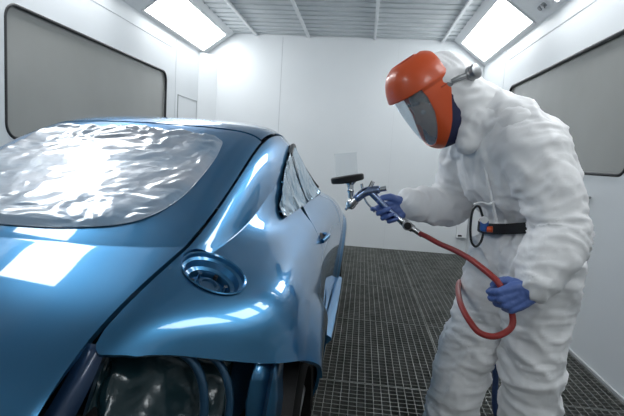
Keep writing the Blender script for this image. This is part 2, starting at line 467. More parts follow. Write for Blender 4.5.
def bas(t):
    return np.stack([(1 - t) ** 3, 3 * t ** 3 - 6 * t ** 2 + 4, -3 * t ** 3 + 3 * t ** 2 + 3 * t + 1, t ** 3], -1) / 6
WHEELS = ((1.36, .335), (3.83, .335))
def S0(s, u):
    s = np.asarray(s, float); u = np.asarray(u, float)
    sg = np.where(u < 0, -1.0, 1.0); u = np.abs(u)
    i = np.clip(np.floor(s).astype(int), 0, NS - 2); j = np.clip(np.floor(u).astype(int), 0, NR - 2)
    bs = bas(s - i); bu = bas(u - j)
    P = np.zeros(s.shape + (3,))
    for a in range(4):
        for b in range(4):
            P += (bs[..., a] * bu[..., b])[..., None] * G[i + a, j + b]
    # flares round the wheel arches
    for wy, wz in WHEELS:
        d = np.hypot(P[..., 1] - wy, P[..., 2] - wz)
        k = sstep(.47, .405, d) * sstep(.60, .72, P[..., 0]) * sstep(.22, .36, P[..., 2])
        P[..., 0] += .020 * k
    # soft crease where the deck meets the window surround
    k = np.exp(-np.abs(s - 3.02) / .22) * sstep(2.4, 1.9, u)
    P[..., 2] -= .004 * k
    # crisp belt crease between pillar and shoulder
    k = .006 * np.exp(-np.abs(u - 3.08) / .35) * sstep(2.2, 3.2, s) * sstep(8.0, 6.4, s)
    P[..., 0] -= .6 * k; P[..., 2] -= .8 * k
    P[..., 0] *= sg
    P[..., 0] += XC
    return P
def SN(s, u, h=2e-3):
    a = S0(np.minimum(s + h, NS - 1.0001), u) - S0(np.maximum(s - h, 0), u)
    b = S0(s, np.minimum(u + h, NR - 1.0001)) - S0(s, np.maximum(u - h, -(NR - 1.0001)))
    n = np.cross(b, a)
    n /= np.linalg.norm(n, axis=-1, keepdims=True) + 1e-12
    return n

def panel(name, s0, s1, u0, u1, mat_, parent, clips=(), res=.014, th=.010, off=0.0, disp=None, surf=None, nrm=None, ns=None, nu=None):
    surf = surf or S0; nrm = nrm or SN
    if ns is None:
        A = surf(np.linspace(s0, s1, 40), np.full(40, (u0 + u1) / 2)); ns = max(6, int(np.linalg.norm(np.diff(A, axis=0), axis=1).sum() / res))
    if nu is None:
        A = surf(np.full(40, (s0 + s1) / 2), np.linspace(u0, u1, 40)); nu = max(6, int(np.linalg.norm(np.diff(A, axis=0), axis=1).sum() / res))
    ss, uu = np.meshgrid(np.linspace(s0, s1, ns + 1), np.linspace(u0, u1, nu + 1), indexing='ij')
    V = np.stack([ss.ravel(), uu.ravel()], 1)
    faces = [(i * (nu + 1) + j, i * (nu + 1) + j + 1, (i + 1) * (nu + 1) + j + 1, (i + 1) * (nu + 1) + j) for i in range(ns) for j in range(nu)]
    for f in clips:
        val = f(V[:, 0], V[:, 1], surf(V[:, 0], V[:, 1]))
        newv = []; cache = {}; out = []; base = len(V)
        for fc in faces:
            vv = [val[k] for k in fc]
            if max(vv) <= 0: out.append(fc); continue
            if min(vv) > 0: continue
            poly = []
            for a in range(len(fc)):
                i, j = fc[a], fc[(a + 1) % len(fc)]
                if val[i] <= 0: poly.append(i)
                if (val[i] <= 0) != (val[j] <= 0):
                    key = (i, j) if i < j else (j, i)
                    if key not in cache:
                        t = val[key[0]] / (val[key[0]] - val[key[1]])
                        cache[key] = base + len(newv); newv.append(V[key[0]] * (1 - t) + V[key[1]] * t)
                    poly.append(cache[key])
            if len(poly) >= 3: out.append(tuple(poly))
        faces = out
        if newv: V = np.concatenate([V, np.array(newv)])
    if len(faces):
        _f = faces[len(faces) // 2]; _p = surf(V[list(_f), 0], V[list(_f), 1]); _n = nrm(V[list(_f), 0], V[list(_f), 1])
        if np.dot(np.cross(_p[1] - _p[0], _p[2] - _p[0]), _n[0]) < 0: faces = [f[::-1] for f in faces]
    used = sorted({k for f in faces for k in f}); mp = {k: n for n, k in enumerate(used)}
    V = V[used]; faces = [tuple(mp[k] for k in f) for f in faces]
    P = surf(V[:, 0], V[:, 1]); N = nrm(V[:, 0], V[:, 1])
    if off: P = P + N * off
    custom = disp is None
    if disp is not None: P = P + N * disp(V[:, 0], V[:, 1], P)[:, None]
    n = len(P)
    ec = {}
    for f in faces:
        for a in range(len(f)):
            e = (f[a], f[(a + 1) % len(f)]); ec[e] = 1
    rim = [e for e in ec if (e[1], e[0]) not in ec]
    Q = P - N * th
    allf = list(faces) + [tuple(k + n for k in f[::-1]) for f in faces] + [(e[1], e[0], e[0] + n, e[1] + n) for e in rim]
    me = bpy.data.meshes.new(name)
    me.from_pydata(np.concatenate([P, Q]).tolist(), [], allf); me.update()
    nf = len(faces)
    me.polygons.foreach_set('use_smooth', [True] * (2 * nf) + [False] * len(rim))
    if custom:
        ln = []
        for f in faces: ln.extend(N[k] for k in f)
        for f in faces: ln.extend(-N[k] for k in f[::-1])
        fn = [p.normal for p in me.polygons[2 * nf:]]
        for p in fn: ln.extend([tuple(p)] * 4)
        me.normals_split_custom_set([tuple(v) for v in ln])
    return link(name, me, mat_, parent)

def poly_sd(py, pz, poly):
    """signed distance (negative inside) of points to a closed polygon"""
    poly = np.asarray(poly, float); d = np.full(py.shape, 1e9); ins = np.zeros(py.shape, bool)
    for k in range(len(poly)):
        a = poly[k]; b = poly[(k + 1) % len(poly)]
        e = b - a; t = np.clip(((py - a[0]) * e[0] + (pz - a[1]) * e[1]) / (e @ e + 1e-12), 0, 1)
        d = np.minimum(d, np.hypot(py - a[0] - t * e[0], pz - a[1] - t * e[1]))
        c = (a[1] > pz) != (b[1] > pz)
        ins ^= c & (py < (b[0] - a[0]) * (pz - a[1]) / (b[1] - a[1] + 1e-12) + a[0])
    return np.where(ins, -d, d)
def smooth_poly(pts, per=6):
    P = [np.array(p, float) for p in pts]; n = len(P); out = []
    for i in range(n):
        a, b, c, d = P[i - 1], P[i], P[(i + 1) % n], P[(i + 2) % n]
        for k in range(per):
            t = k / per
            out.append(.5 * ((2 * b) + (c - a) * t + (2 * a - 5 * b + 4 * c - d) * t * t + (3 * b - a - 3 * c + d) * t ** 3))
    return np.array(out)

SH = 6.15          # hatch / roof seam station
SWD = 8.45         # top of the windscreen
g2 = .014
def lx(P): return np.abs(P[..., 0] - XC)
def gapu(u, P, s):
    # the seam between hatch and body is wider towards the tail
    return .022 + .060 * sstep(4.6, 1.0, s)
# rear window outline in (x, s)
RWH = [(.16, 3.30), (.30, 3.48), (.365, 3.95), (.378, 4.7), (.368, 5.3), (.335, 5.62), (.20, 5.72)]
RW = smooth_poly([(0, 3.26)] + RWH + [(0, 5.75)] + [(-x, s_) for x, s_ in RWH[::-1]])
def f_rw(s, u, P): return poly_sd(P[..., 0] - XC, (s - 4.8) * .27, np.column_stack([RW[:, 0], (RW[:, 1] - 4.8) * .27]))
hatch = panel('hatch_lid', 0, SH, -2, 2, M['paint'], CAR, clips=[
    lambda s, u, P: np.abs(u) - (2 - gapu(u, P, s)),
    lambda s, u, P: s - (SH - .05),
    lambda s, u, P: -f_rw(s, u, P)], res=.012, th=.014)
# glass and foil of the rear window
panel('rear_glass', 3.15, 6.12, -1.75, 1.75, M['glass_dark'], CAR, clips=[lambda s, u, P: f_rw(s, u, P) - .012], res=.03, th=.004, off=-.006)
def crumple(x, y, amp, sc, seed):
    out = np.empty(len(x))
    for k in range(len(x)):
        p = Vector((x[k] * sc, y[k] * sc, seed))
        q = p + Vector((noise.noise(p * .7), noise.noise(p * .7 + Vector((5, 1, 2))), 0)) * .7
        a = 1 - abs(noise.noise(q)) * 2
        b = 1 - abs(noise.noise(q * 2.3 + Vector((3, 9, 1)))) * 2
        c = noise.noise(q * 5.1)
        out[k] = (a * .6 + b * .3 + c * .12) * amp
    return out
def film_disp(s, u, P):
    x = P[:, 0] - XC; y = P[:, 1]
    d = -f_rw(s, u, P)
    edge = np.exp(-np.maximum(d, 0) / .085)
    top = sstep(4.6, 5.7, s)
    k = .06 + .9 * edge + .55 * top
    r = crumple(x, y * 1.6, 1.0, 9, 3.3)
    big = np.array([noise.noise(Vector((x[i] * 3.0, y[i] * 6, 8))) for i in range(len(x))])
    return np.maximum((.019 * k * r + .004 * big * np.clip(d / .1, 0, 1) + .003) * np.clip((d + .010) / .028, .05, 1), .0005)
film = panel('rear_window_film', 3.15, 6.12, -1.75, 1.75, M['foil'], CAR, clips=[lambda s, u, P: f_rw(s, u, P) - .010], res=.0075, th=.001, off=.0025, disp=film_disp)
film['label'] = 'crumpled silver masking film over the rear window'
# roof and windscreen
panel('roof', SH, SWD, -2, 2, M['paint'], CAR, clips=[lambda s, u, P: np.abs(u) - (2 - .07), lambda s, u, P: (SH + .02) - s, lambda s, u, P: s - SWD + .02], res=.02)
panel('windscreen', SWD, 10, -2, 2, M['foil'], CAR, clips=[lambda s, u, P: np.abs(u) - 1.93], res=.03, th=.005, off=-.004)
panel('bonnet', 10, 12.6, -3, 3, M['paint'], CAR, clips=[lambda s, u, P: 10.04 - s, lambda s, u, P: np.abs(u) - 2.95], res=.03)
panel('front_bumper', 12.6, 14, -8, 8, M['paint'], CAR, clips=[lambda s, u, P: 12.64 - s], res=.03)

# side pieces, right (sgn +1) and left (-1); outlines in (y, z)
SWIN = smooth_poly([(1.78, .990), (1.93, 1.085), (2.10, 1.17), (2.34, 1.24), (2.58, 1.268), (2.80, 1.24), (2.98, 1.13), (3.14, 1.015), (3.0, .992), (2.7, .988), (2.34, .987), (2.0, .985)])
DOORC = [(2.30, 1.0), (2.25, .95), (2.12, .86), (2.03, .76), (1.99, .64), (2.0, .50), (2.06, .40), (2.14, .335)]
def door_rear(z):
    zz = np.array([p[1] for p in DOORC][::-1]); yy = np.array([p[0] for p in DOORC][::-1])
    return np.interp(z, zz, yy)
DFY = 3.34
def f_win(s, u, P): return np.maximum(poly_sd(P[..., 1], P[..., 2], SWIN), 1.2 - np.abs(u))
def f_arch(s, u, P):
    v = np.full(s.shape, -1e9)
    for wy, wz in WHEELS:
        v = np.maximum(v, .355 - np.hypot(P[..., 1] - wy, P[..., 2] - wz))
    return np.where(np.abs(u) > 4.0, v, -.1)
def in_door(s, u, P):           # negative inside the door below the belt
    belt = P[..., 2] - .987 + np.maximum(0, (3.6 - np.abs(u))) * .3
    return np.maximum(np.maximum(door_rear(P[..., 2]) - P[..., 1], P[..., 1] - DFY), np.maximum(np.maximum(belt, .335 - P[..., 2]), 3.0 - np.abs(u)))
CAPC = None
for sgn in (1, -1):
    a, b = (2, 8) if sgn > 0 else (-8, -2)
    # round filler opening, only on the right
    cs, cu = 2.40, 3.60
    c0 = S0(np.array([cs]), np.array([cu]))[0]; n0 = SN(np.array([cs]), np.array([cu]))[0]
    def f_cap(s, u, P, r=.084):
        d = P - c0; d = d - (d @ n0)[..., None] * n0
        return r - np.linalg.norm(d, axis=-1)
    cl = [lambda s, u, P: gapu(u, P, s) * 2.2 + 2 - np.abs(u),
          lambda s, u, P: np.interp(np.abs(u), [2, 2.3, 2.5, 2.7, 3.0, 3.3], [1.6, .97, .74, .50, .22, 0]) - s,
          lambda s, u, P: -f_win(s, u, P),
          lambda s, u, P: -in_door(s, u, P) + .0,
          f_arch,
          lambda s, u, P: np.minimum(P[..., 1] - 2.2, np.abs(u) - 3.0),
          lambda s, u, P: .335 - P[..., 2]]
    if sgn > 0: cl.append(f_cap)
    panel('side_panel', 0, 10.0, a, b, M['paint'], CAR, clips=cl, res=.011, th=.012)
    dr = panel('door', 6.0, 10.6, a, b, M['paint'], CAR, clips=[lambda s, u, P: in_door(s, u, P) + .006], res=.013, th=.02)
    panel('front_fender', 8.8, 12.6, a, b, M['paint'], CAR, clips=[
        lambda s, u, P: DFY + .006 - P[..., 1], lambda s, u, P: (3.02 if True else 0) - np.abs(u), f_arch, lambda s, u, P: s - 12.58], res=.016, th=.012)
    panel('side_sill', 4.0, 11.4, a, b, M['paint'], CAR, clips=[lambda s, u, P: P[..., 2] - .33, lambda s, u, P: .2 - P[..., 2], lambda s, u, P: 1.75 - P[..., 1], lambda s, u, P: P[..., 1] - 3.43, f_arch], res=.02)
    # side windows: door glass, quarter glass, both under film, with the pillar trim between them
    def side_film(s, u, P, sd=sgn):
        d = np.clip(-f_win(s, u, P), 0, 1)
        r = crumple(P[:, 1] * 1.0, P[:, 2] * 1.0, 1.0, 8, 6.1 + sd)
        return np.maximum(.013 * r * (.5 + .7 * np.exp(-d / .04)) + .004, .002)
    BP = lambda P: P[..., 1] - (2.385 - (P[..., 2] - .985) * .32)
    panel('quarter_window_film', 5.0, 10, a, b, M['foil_side'], CAR, clips=[lambda s, u, P: f_win(s, u, P) - .008, lambda s, u, P: BP(P) + .022], res=.0075, th=.002, off=.001, disp=side_film)
    panel('door_window_film', 5.4, 10.2, a, b, M['foil_side'], CAR, clips=[lambda s, u, P: f_win(s, u, P) - .004, lambda s, u, P: .022 - BP(P)], res=.0075, th=.002, off=.001, disp=side_film)
    panel('pillar_trim', 5.4, 10, a, b, M['paint_in'], CAR, clips=[lambda s, u, P: f_win(s, u, P), lambda s, u, P: np.abs(BP(P)) - .022], res=.01, th=.004, off=.0)
    # black seal along the top and front of the side windows
    top = [p for p in SWIN if p[1] > 1.0 and p[0] > 2.25]
    top.sort(key=lambda p: p[0])
    pts = []
    for y, z in top:
        uu = np.linspace(2.05, 4.2, 300); best = None
        for s_ in np.linspace(6, 10, 81):
            P = S0(np.full(300, s_), uu); k = np.argmin(np.hypot(P[:, 1] - y, P[:, 2] - z)); e = np.hypot(P[k, 1] - y, P[k, 2] - z)
            if best is None or e < best[0]: best = (e, P[k], SN(np.array([s_]), np.array([uu[k]]))[0])
        p = best[1] + best[2] * .010
        pts.append((XC + sgn * (p[0] - XC), p[1], p[2]))
    tubeo('window_seal', catmull(pts[::3] + [pts[-1]], 4), .013, M['gasket'], CAR, n=8)
    # door handle: pocket and pull
    hp = []
    uu = np.linspace(4.2, 6.2, 300)
    for y, z in ((2.14, .835), (2.19, .838), (2.25, .84), (2.30, .842)):
        ss = np.linspace(6, 8.5, 120); A, B = np.meshgrid(ss, uu); P = S0(A, B); e = np.hypot(P[..., 1] - y, P[..., 2] - z); k = np.unravel_index(np.argmin(e), e.shape)
        n = SN(np.array([A[k]]), np.array([B[k]]))[0]; p = P[k]
        hp.append((p, n))
    mir = lambda v, o=XC: (o + sgn * (v[0] - o), v[1], v[2])
    hl = [mir(hp[0][0] + hp[0][1] * .004), mir(hp[1][0] + hp[1][1] * .028), mir(hp[2][0] + hp[2][1] * .028), mir(hp[3][0] + hp[3][1] * .004)]
    tubeo('door_handle', catmull(hl, 6), .011, M['paint'], dr, n=10)
    bm = bmesh.new()
    m_ = (hp[1][0] + hp[2][0]) / 2; n_ = hp[1][1]
    r_ = bmesh.ops.create_uvsphere(bm, u_segments=20, v_segments=10, radius=1)
    X_, Y_, Z_ = frame_of(n_)
    for v in bm.verts:
        q_ = Vector(m_) + Vector((0, 1, 0)) * v.co.x * .055 + Vector(n_).cross(Vector((0, 1, 0))) * v.co.y * .026 + Vector(n_) * v.co.z * .004
        v.co = Vector(mir(q_))
    from_bm('handle_pocket', bm, M['black'], dr, True)
    # side skirt: a ledge that steps outwards along the sill
    sk = [(.755, .352), (.782, .35), (.803, .338), (.806, .327), (.785, .305), (.73, .285)]
    bm = bmesh.new(); rings = []
    for y in np.linspace(2.25, 3.44, 24):
        fl = 1.0
        rings.append([bm.verts.new((XC + sgn * (x + .004 * math.sin((y - 2.25) / 1.19 * PI)), y, z)) for x, z in sk])
    for A, B in zip(rings, rings[1:]):
        for k in range(len(sk) - 1): bm.faces.new((A[k], A[k + 1], B[k + 1], B[k]))
    bm.faces.new(rings[0]); bm.faces.new(rings[-1])
    from_bm('side_skirt', bm, M['paint'], CAR, True, sharp=40)

# fuel filler: stepped round recess with neck and flap hinge
fp = lathe('fuel_filler_recess', c0, n0, [(.085, .001), (.082, .003), (.079, .0), (.077, -.010), (.070, -.014), (.068, -.020), (.064, -.030), (.054, -.034), (.052, -.040), (.050, -.052), (.0, -.053)], M['paint'], CAR, 48, 25)
X_, Y_, Z_ = frame_of(n0)
lathe('filler_cap', Vector(c0) - Vector(n0) * .052, n0, [(.032, 0), (.032, .010), (.026, .016), (.020, .016), (.018, .010), (0, .010)], M['paint_in'], fp, 28, 30)
for k in range(6):
    a_ = k * PI / 3 + .4
    p_ = Vector(c0) - Vector(n0) * .035 + X_ * (.043 * math.cos(a_)) + Y_ * (.043 * math.sin(a_))
    tubeo('screw', [p_ - Vector(n0) * .016, p_ + Vector(n0) * .002], .0055, M['steel'] if k % 2 else M['black'], fp, n=10)

# tail lamp opening on both sides: pocket, ribs and dark film
for sgn in (1, -1):
    mir = lambda v: Vector((XC + sgn * v[0], v[1], v[2]))
    top = [(.432, .80, .80), (.437, .80, .84), (.47, .80, .845), (.565, .89, .815), (.66, .96, .785), (.735, 1.01, .755)]
    bot = [(.385, .70, .50), (.39, .70, .50), (.43, .72, .50), (.53, .80, .50), (.63, .88, .50), (.71, .95, .50)]
    bm = bmesh.new()
    O = [mir(p) for p in top] ; B = [mir(p) for p in bot]
    inw = Vector((-sgn * .05, .13, 0)); drop = Vector((0, 0, -.035))
    rows_ = [[bm.verts.new(v) for v in O], [bm.verts.new(v + inw * .5 + drop * .4) for v in O], [bm.verts.new(v + inw + drop) for v in O],
             [bm.verts.new(v + inw) for v in B], [bm.verts.new(v) for v in B]]
    for A, C in zip(rows_, rows_[1:]):
        for k in range(len(A) - 1): bm.faces.new((A[k], A[k + 1], C[k + 1], C[k]))
    bm.faces.new([r[0] for r in rows_]); bm.faces.new([r[-1] for r in rows_])
    pk = from_bm('lamp_pocket', bm, M['paint_in'], CAR, True, sharp=40)
    # film sheet sagging in the pocket
    nu_, nv_ = 60, 44
    V = []; Fc = []
    for i in range(nu_ + 1):
        t = i / nu_; k = min(int(t * 5), 4); f = t * 5 - k
        a = mir(top[k]).lerp(mir(top[k + 1]), f); b = mir(bot[k]).lerp(mir(bot[k + 1]), f)
        if t > .82: pass
        for j in range(nv_ + 1):
            v = j / nv_
            p = (a + inw * .95 + drop).lerp(b + inw * .22, sstep(0, 1, np.array(min(1, v * 1.05))).item())
            q = Vector((t * 5, v * 4, 2.0 + sgn))
            r1 = 1 - 2 * abs(noise.noise(q)); r2 = 1 - 2 * abs(noise.noise(q * 2.2 + Vector((4, 0, 0))))
            p = p - inw.normalized() * (.020 * r1 + .010 * r2) * (.35 + .65 * math.sin(PI * min(1, max(0, t))))
            V.append(p)
    for i in range(nu_):
        for j in range(nv_):
            if i / nu_ < .10 or i / nu_ > .80: continue
            a = i * (nv_ + 1) + j; Fc.append((a, a + 1, a + nv_ + 2, a + nv_ + 1))
    fo = mk('lamp_opening_film', V, Fc, M['film_dark'], CAR)
    fo['label'] = 'dark crinkled masking film in the tail lamp opening'
    sd = fo.modifiers.new('thick', 'SOLIDIFY'); sd.thickness = .002
    # gutter strip of the body between the hatch gap and the lamp opening
    L_ = catmull([(.415, .795, .850), (.398, .745, .79), (.372, .70, .715), (.350, .665, .62), (.338, .65, .50)], 5)
    R_2 = catmull([(.452, .80, .845), (.440, .765, .785), (.418, .725, .71), (.398, .69, .62), (.388, .68, .50)], 5)
    bm = bmesh.new()
    A_ = [bm.verts.new(mir(p)) for p in L_]; B_ = [bm.verts.new(mir(p)) for p in R_2]
    for k in range(len(A_) - 1): bm.faces.new((A_[k], A_[k + 1], B_[k + 1], B_[k]))
    o = from_bm('hatch_gutter', bm, M['gutter'], CAR, True); sd = o.modifiers.new('thick', 'SOLIDIFY'); sd.thickness = .008
    # ribs of the body flange at the outer end of the opening
    for dx, r_ in ((.0, .010), (.045, .009)):
        pts = [(.545 + dx, .915 + dx * .8, .80 - dx * .3), (.575 + dx, .92 + dx * .8, .775 - dx * .3), (.595 + dx, .92 + dx * .8, .735 - dx * .3), (.602 + dx, .92 + dx * .8, .67), (.595 + dx, .91 + dx * .8, .61), (.575 + dx, .895 + dx * .8, .56), (.55 + dx, .88 + dx * .8, .50)]
        tubeo('flange_rib', catmull([mir(p) for p in pts], 5), [r_] * (6 * 5 + 1), M['paint_in'], pk, n=10)
    # outer flange of the body beside the wheel well
    bm = bmesh.new()
    fl = [(.685, 1.0, .755), (.73, 1.05, .74), (.742, 1.09, .72)]
    rows_ = []
    for z in np.linspace(0, 1, 8):
        rows_.append([bm.verts.new(mir((p[0] - .02 * z + .006 * math.sin(z * 9 + p[0] * 40), p[1] - .02 * z, p[2] * (1 - z) + .42 * z))) for p in fl])
    for A, C in zip(rows_, rows_[1:]):
        for k in range(2): bm.faces.new((A[k], A[k + 1], C[k + 1], C[k]))
    o = from_bm('body_flange', bm, M['paint'], CAR, True)
    sd = o.modifiers.new('thick', 'SOLIDIFY'); sd.thickness = .006
    # wheel well liner and wheels
    for wy, wz in WHEELS:
        bm = bmesh.new(); n = 26; rings = []
        for xx in (.50, .77):
            rings.append([bm.verts.new((XC + sgn * xx, wy + .365 * math.cos(a), wz + .365 * math.sin(a))) for a in np.linspace(math.radians(-12), math.radians(192), n)])
        for k in range(n - 1): bm.faces.new((rings[0][k], rings[0][k + 1], rings[1][k + 1], rings[1][k]))
        bm.faces.new(rings[0])
        o = from_bm('wheel_liner', bm, M['black'], CAR, True, sharp=40)
        sd = o.modifiers.new('thick', 'SOLIDIFY'); sd.thickness = .006; sd.offset = 1
        tr = lathe('wheel', (XC + sgn * .555, wy, wz), (sgn, 0, 0), [(.20, .0), (.25, -.0), (.31, .012), (.333, .04), (.335, .11), (.333, .18), (.31, .21), (.25, .222), (.235, .218), (.225, .17), (.0, .16)], M['rubber'], CAR, 48, 40)
        lathe('hub', (XC + sgn * .70, wy, wz), (sgn, 0, 0), [(.06, 0), (.06, .05), (.05, .058), (0, .058)], M['grey_metal'], tr, 24)
        for k in range(5):
            a_ = k * 2 * PI / 5 + .3
            d_ = Vector((0, math.cos(a_), math.sin(a_)))
            c_ = Vector((XC + sgn * .74, wy, wz))
            tubeo('spoke', [c_ + d_ * .04, c_ + d_ * .14, c_ + d_ * .232], [.030, .022, .026], M['grey_metal'], tr, n=10, rad2=[.014, .012, .014], lat=(d_.cross(Vector((1, 0, 0)))))
# rear panel under the hatch and the underbody tray
bm = bmesh.new()
rows_ = []
for y, z in ((.60, .64), (.62, .50), (.60, .42), (.72, .24)):
    rows_.append([bm.verts.new((XC + x, y + .35 * abs(x) ** 2.2 * .55, z)) for x in np.linspace(-.42, .42, 15)])
for A, C in zip(rows_, rows_[1:]):
    for k in range(14): bm.faces.new((A[k], A[k + 1], C[k + 1], C[k]))
o = from_bm('rear_panel', bm, M['paint_in'], CAR, True, sharp=40); sd = o.modifiers.new('thick', 'SOLIDIFY'); sd.thickness = .006
bm = bmesh.new(); bm_box(bm, (XC - .48, .78, .16), (XC + .48, 4.35, .24), .03); bm_box(bm, (XC - .74, 1.85, .17), (XC + .74, 3.32, .23), .02)
from_bm('underbody', bm, M['black'], CAR)
bm = bmesh.new(); bm_box(bm, (XC - .45, .82, .24), (XC + .45, 4.2, .70), .05)
from_bm('inner_body', bm, M['black'], CAR)

# ------------------------------------------------------------------ the worker
V3 = Vector
def blob(name, mat_, parent, chains=(), tubes=(), balls=(), voxel=.012, smooth=5, post=None, origin=None):
    """one continuous surface grown over tapered limbs"""
    bm = bmesh.new()
    for ch in chains:                      # ch: list of (point, radius)
        for (p, r) in ch:
            m = Matrix.Translation(V3(p)) @ Matrix.Scale(r, 4)
            bmesh.ops.create_icosphere(bm, subdivisions=2, radius=1.0, matrix=m)
        for (p, r), (q, s) in zip(ch, ch[1:]):
            if (V3(p) - V3(q)).length > 1e-4: bm_ring_tube(bm, [p, q], [r, s], 14)
    for kw in tubes: bm_ring_tube(bm, **kw)
    for (p, ax, rr) in balls:              # ellipsoid with three axes
        X, Y, Z = ax
        m = Matrix((X * rr[0], Y * rr[1], Z * rr[2])).transposed().to_4x4(); m.translation = V3(p)
        bmesh.ops.create_icosphere(bm, subdivisions=3, radius=1.0, matrix=m)
    me = bpy.data.meshes.new('tmp'); bm.to_mesh(me); bm.free()
    o = bpy.data.objects.new('tmp', me); COL.objects.link(o)
    md = o.modifiers.new('r', 'REMESH'); md.mode = 'VOXEL'; md.voxel_size = voxel; md.adaptivity = 0
    if smooth:
        sm = o.modifiers.new('s', 'SMOOTH'); sm.factor = .5; sm.iterations = smooth
    dg = bpy.context.evaluated_depsgraph_get(); dg.update()
    new = bpy.data.meshes.new_from_object(o.evaluated_get(dg))
    bpy.data.objects.remove(o); bpy.data.meshes.remove(me)
    new.name = name
    n = len(new.vertices)
    if post:
        co = np.empty(n * 3); new.vertices.foreach_get('co', co); co = co.reshape(-1, 3)
        no = np.array([v.normal[:] for v in new.vertices])
        co = post(co, no); new.vertices.foreach_set('co', co.ravel()); new.update()
    new.polygons.foreach_set('use_smooth', [True] * len(new.polygons))
    return link(name, new, mat_, parent, origin)

PER = thing('person', (.62, 1.85, 0), 'worker in white coverall and orange visor helmet spraying the car side', 'person')
# joints
NECK = V3((.425, 1.868, 1.415)); LSH = V3((.585, 1.70, 1.30)); LEL = V3((.662, 1.62, 1.02)); LWR = V3((.560, 1.52, .846))
RSH = V3((.435, 2.03, 1.315)); REL = V3((.395, 2.08, 1.045)); RWR = V3((.200, 1.995, 1.048))
LHIP = V3((.672, 1.775, .89)); RHIP = V3((.605, 1.955, .88)); RKN = V3((.478, 1.88, .545)); RAN = V3((.425, 1.93, .12))
LKN = V3((.676, 1.76, .55)); LAN = V3((.705, 1.80, .12))
LAT = V3((.62, -.78, 0)).normalized(); FWD = V3((-.78, -.62, 0)).normalized()
HC = V3((.256, 1.85, 1.442))
HF = V3((-.76, -.24, -.60)).normalized()
HU = V3((0, 0, 1)) - HF * HF.z * 1.0
HU = (V3((0, 0, 1)) - HF * HF.dot(V3((0, 0, 1)))).normalized()
HL = HU.cross(HF).normalized()            # towards the worker's left, i.e. the camera side
def hp_(f, l, u): return HC + HF * f + HL * l + HU * u

# body: one continuous figure, slim under the clothes, with the head and face
skull = hp_(-.02, 0, .03)
body = blob('body', M['skin'], PER,
    chains=[[(NECK + V3((.03, 0, -.05)), .06), (hp_(-.03, 0, -.06), .058), (skull, .08)],
            [(LSH, .05), (LEL, .04), (LWR, .028)], [(RSH, .05), (REL, .04), (RWR, .028)],
            [(LHIP, .085), (LKN, .055), (LAN, .04), (LAN + V3((-.10, -.03, -.075)), .035)], [(RHIP, .085), (RKN, .055), (RAN, .04), (RAN + V3((-.10, -.03, -.075)), .035)],
            [(V3((.645, 1.865, .95)), .085), (V3((.60, 1.865, 1.15)), .095), (V3((.52, 1.866, 1.32)), .085), (NECK, .06)],
            [(LSH, .05), (V3((.52, 1.866, 1.34)), .07), (RSH, .05)],
            [(hp_(.055, 0, -.075), .028), (hp_(.02, 0, -.06), .045)],                 # jaw and chin
            [(hp_(.075, 0, .035), .009), (hp_(.088, 0, .0), .012), (hp_(.096, 0, -.015), .013)],      # nose
            [(hp_(.076, .018, -.045), .010), (hp_(.080, 0, -.045), .011), (hp_(.076, -.018, -.045), .010)],   # mouth
            [(hp_(.066, .042, .035), .012), (hp_(.074, .015, .040), .012), (hp_(.074, -.015, .040), .012), (hp_(.066, -.042, .035), .012)],  # brow
            [(hp_(-.02, .078, .0), .016), (hp_(-.02, .080, .03), .018)], [(hp_(-.02, -.078, .0), .016), (hp_(-.02, -.080, .03), .018)]],
    balls=[(hp_(-.02, 0, .045), (HF, HL, HU), (.095, .076, .090)), (hp_(.02, 0, -.01), (HF, HL, HU), (.068, .062, .085))],
    voxel=.008, smooth=4)
for s in (1, -1):
    lathe('eye', hp_(.066, .032 * s, .012), HF, [(0, .013), (.007, .011), (.0125, .004), (.013, 0), (0, -.004)], mat('eye_white_%d' % s, (.35, .33, .32), .2), body, 14)
bl = blob('eyebrow', M['hair'], body, chains=[[(hp_(.074, .045, .050), .006), (hp_(.084, .016, .053), .007)], [(hp_(.074, -.045, .050), .006), (hp_(.084, -.016, .053), .007)]], voxel=.003, smooth=2)
blob('hair', M['hair'], PER, balls=[(hp_(-.022, 0, .062), (HF, HL, HU), (.101, .083, .092))], voxel=.01, smooth=2)

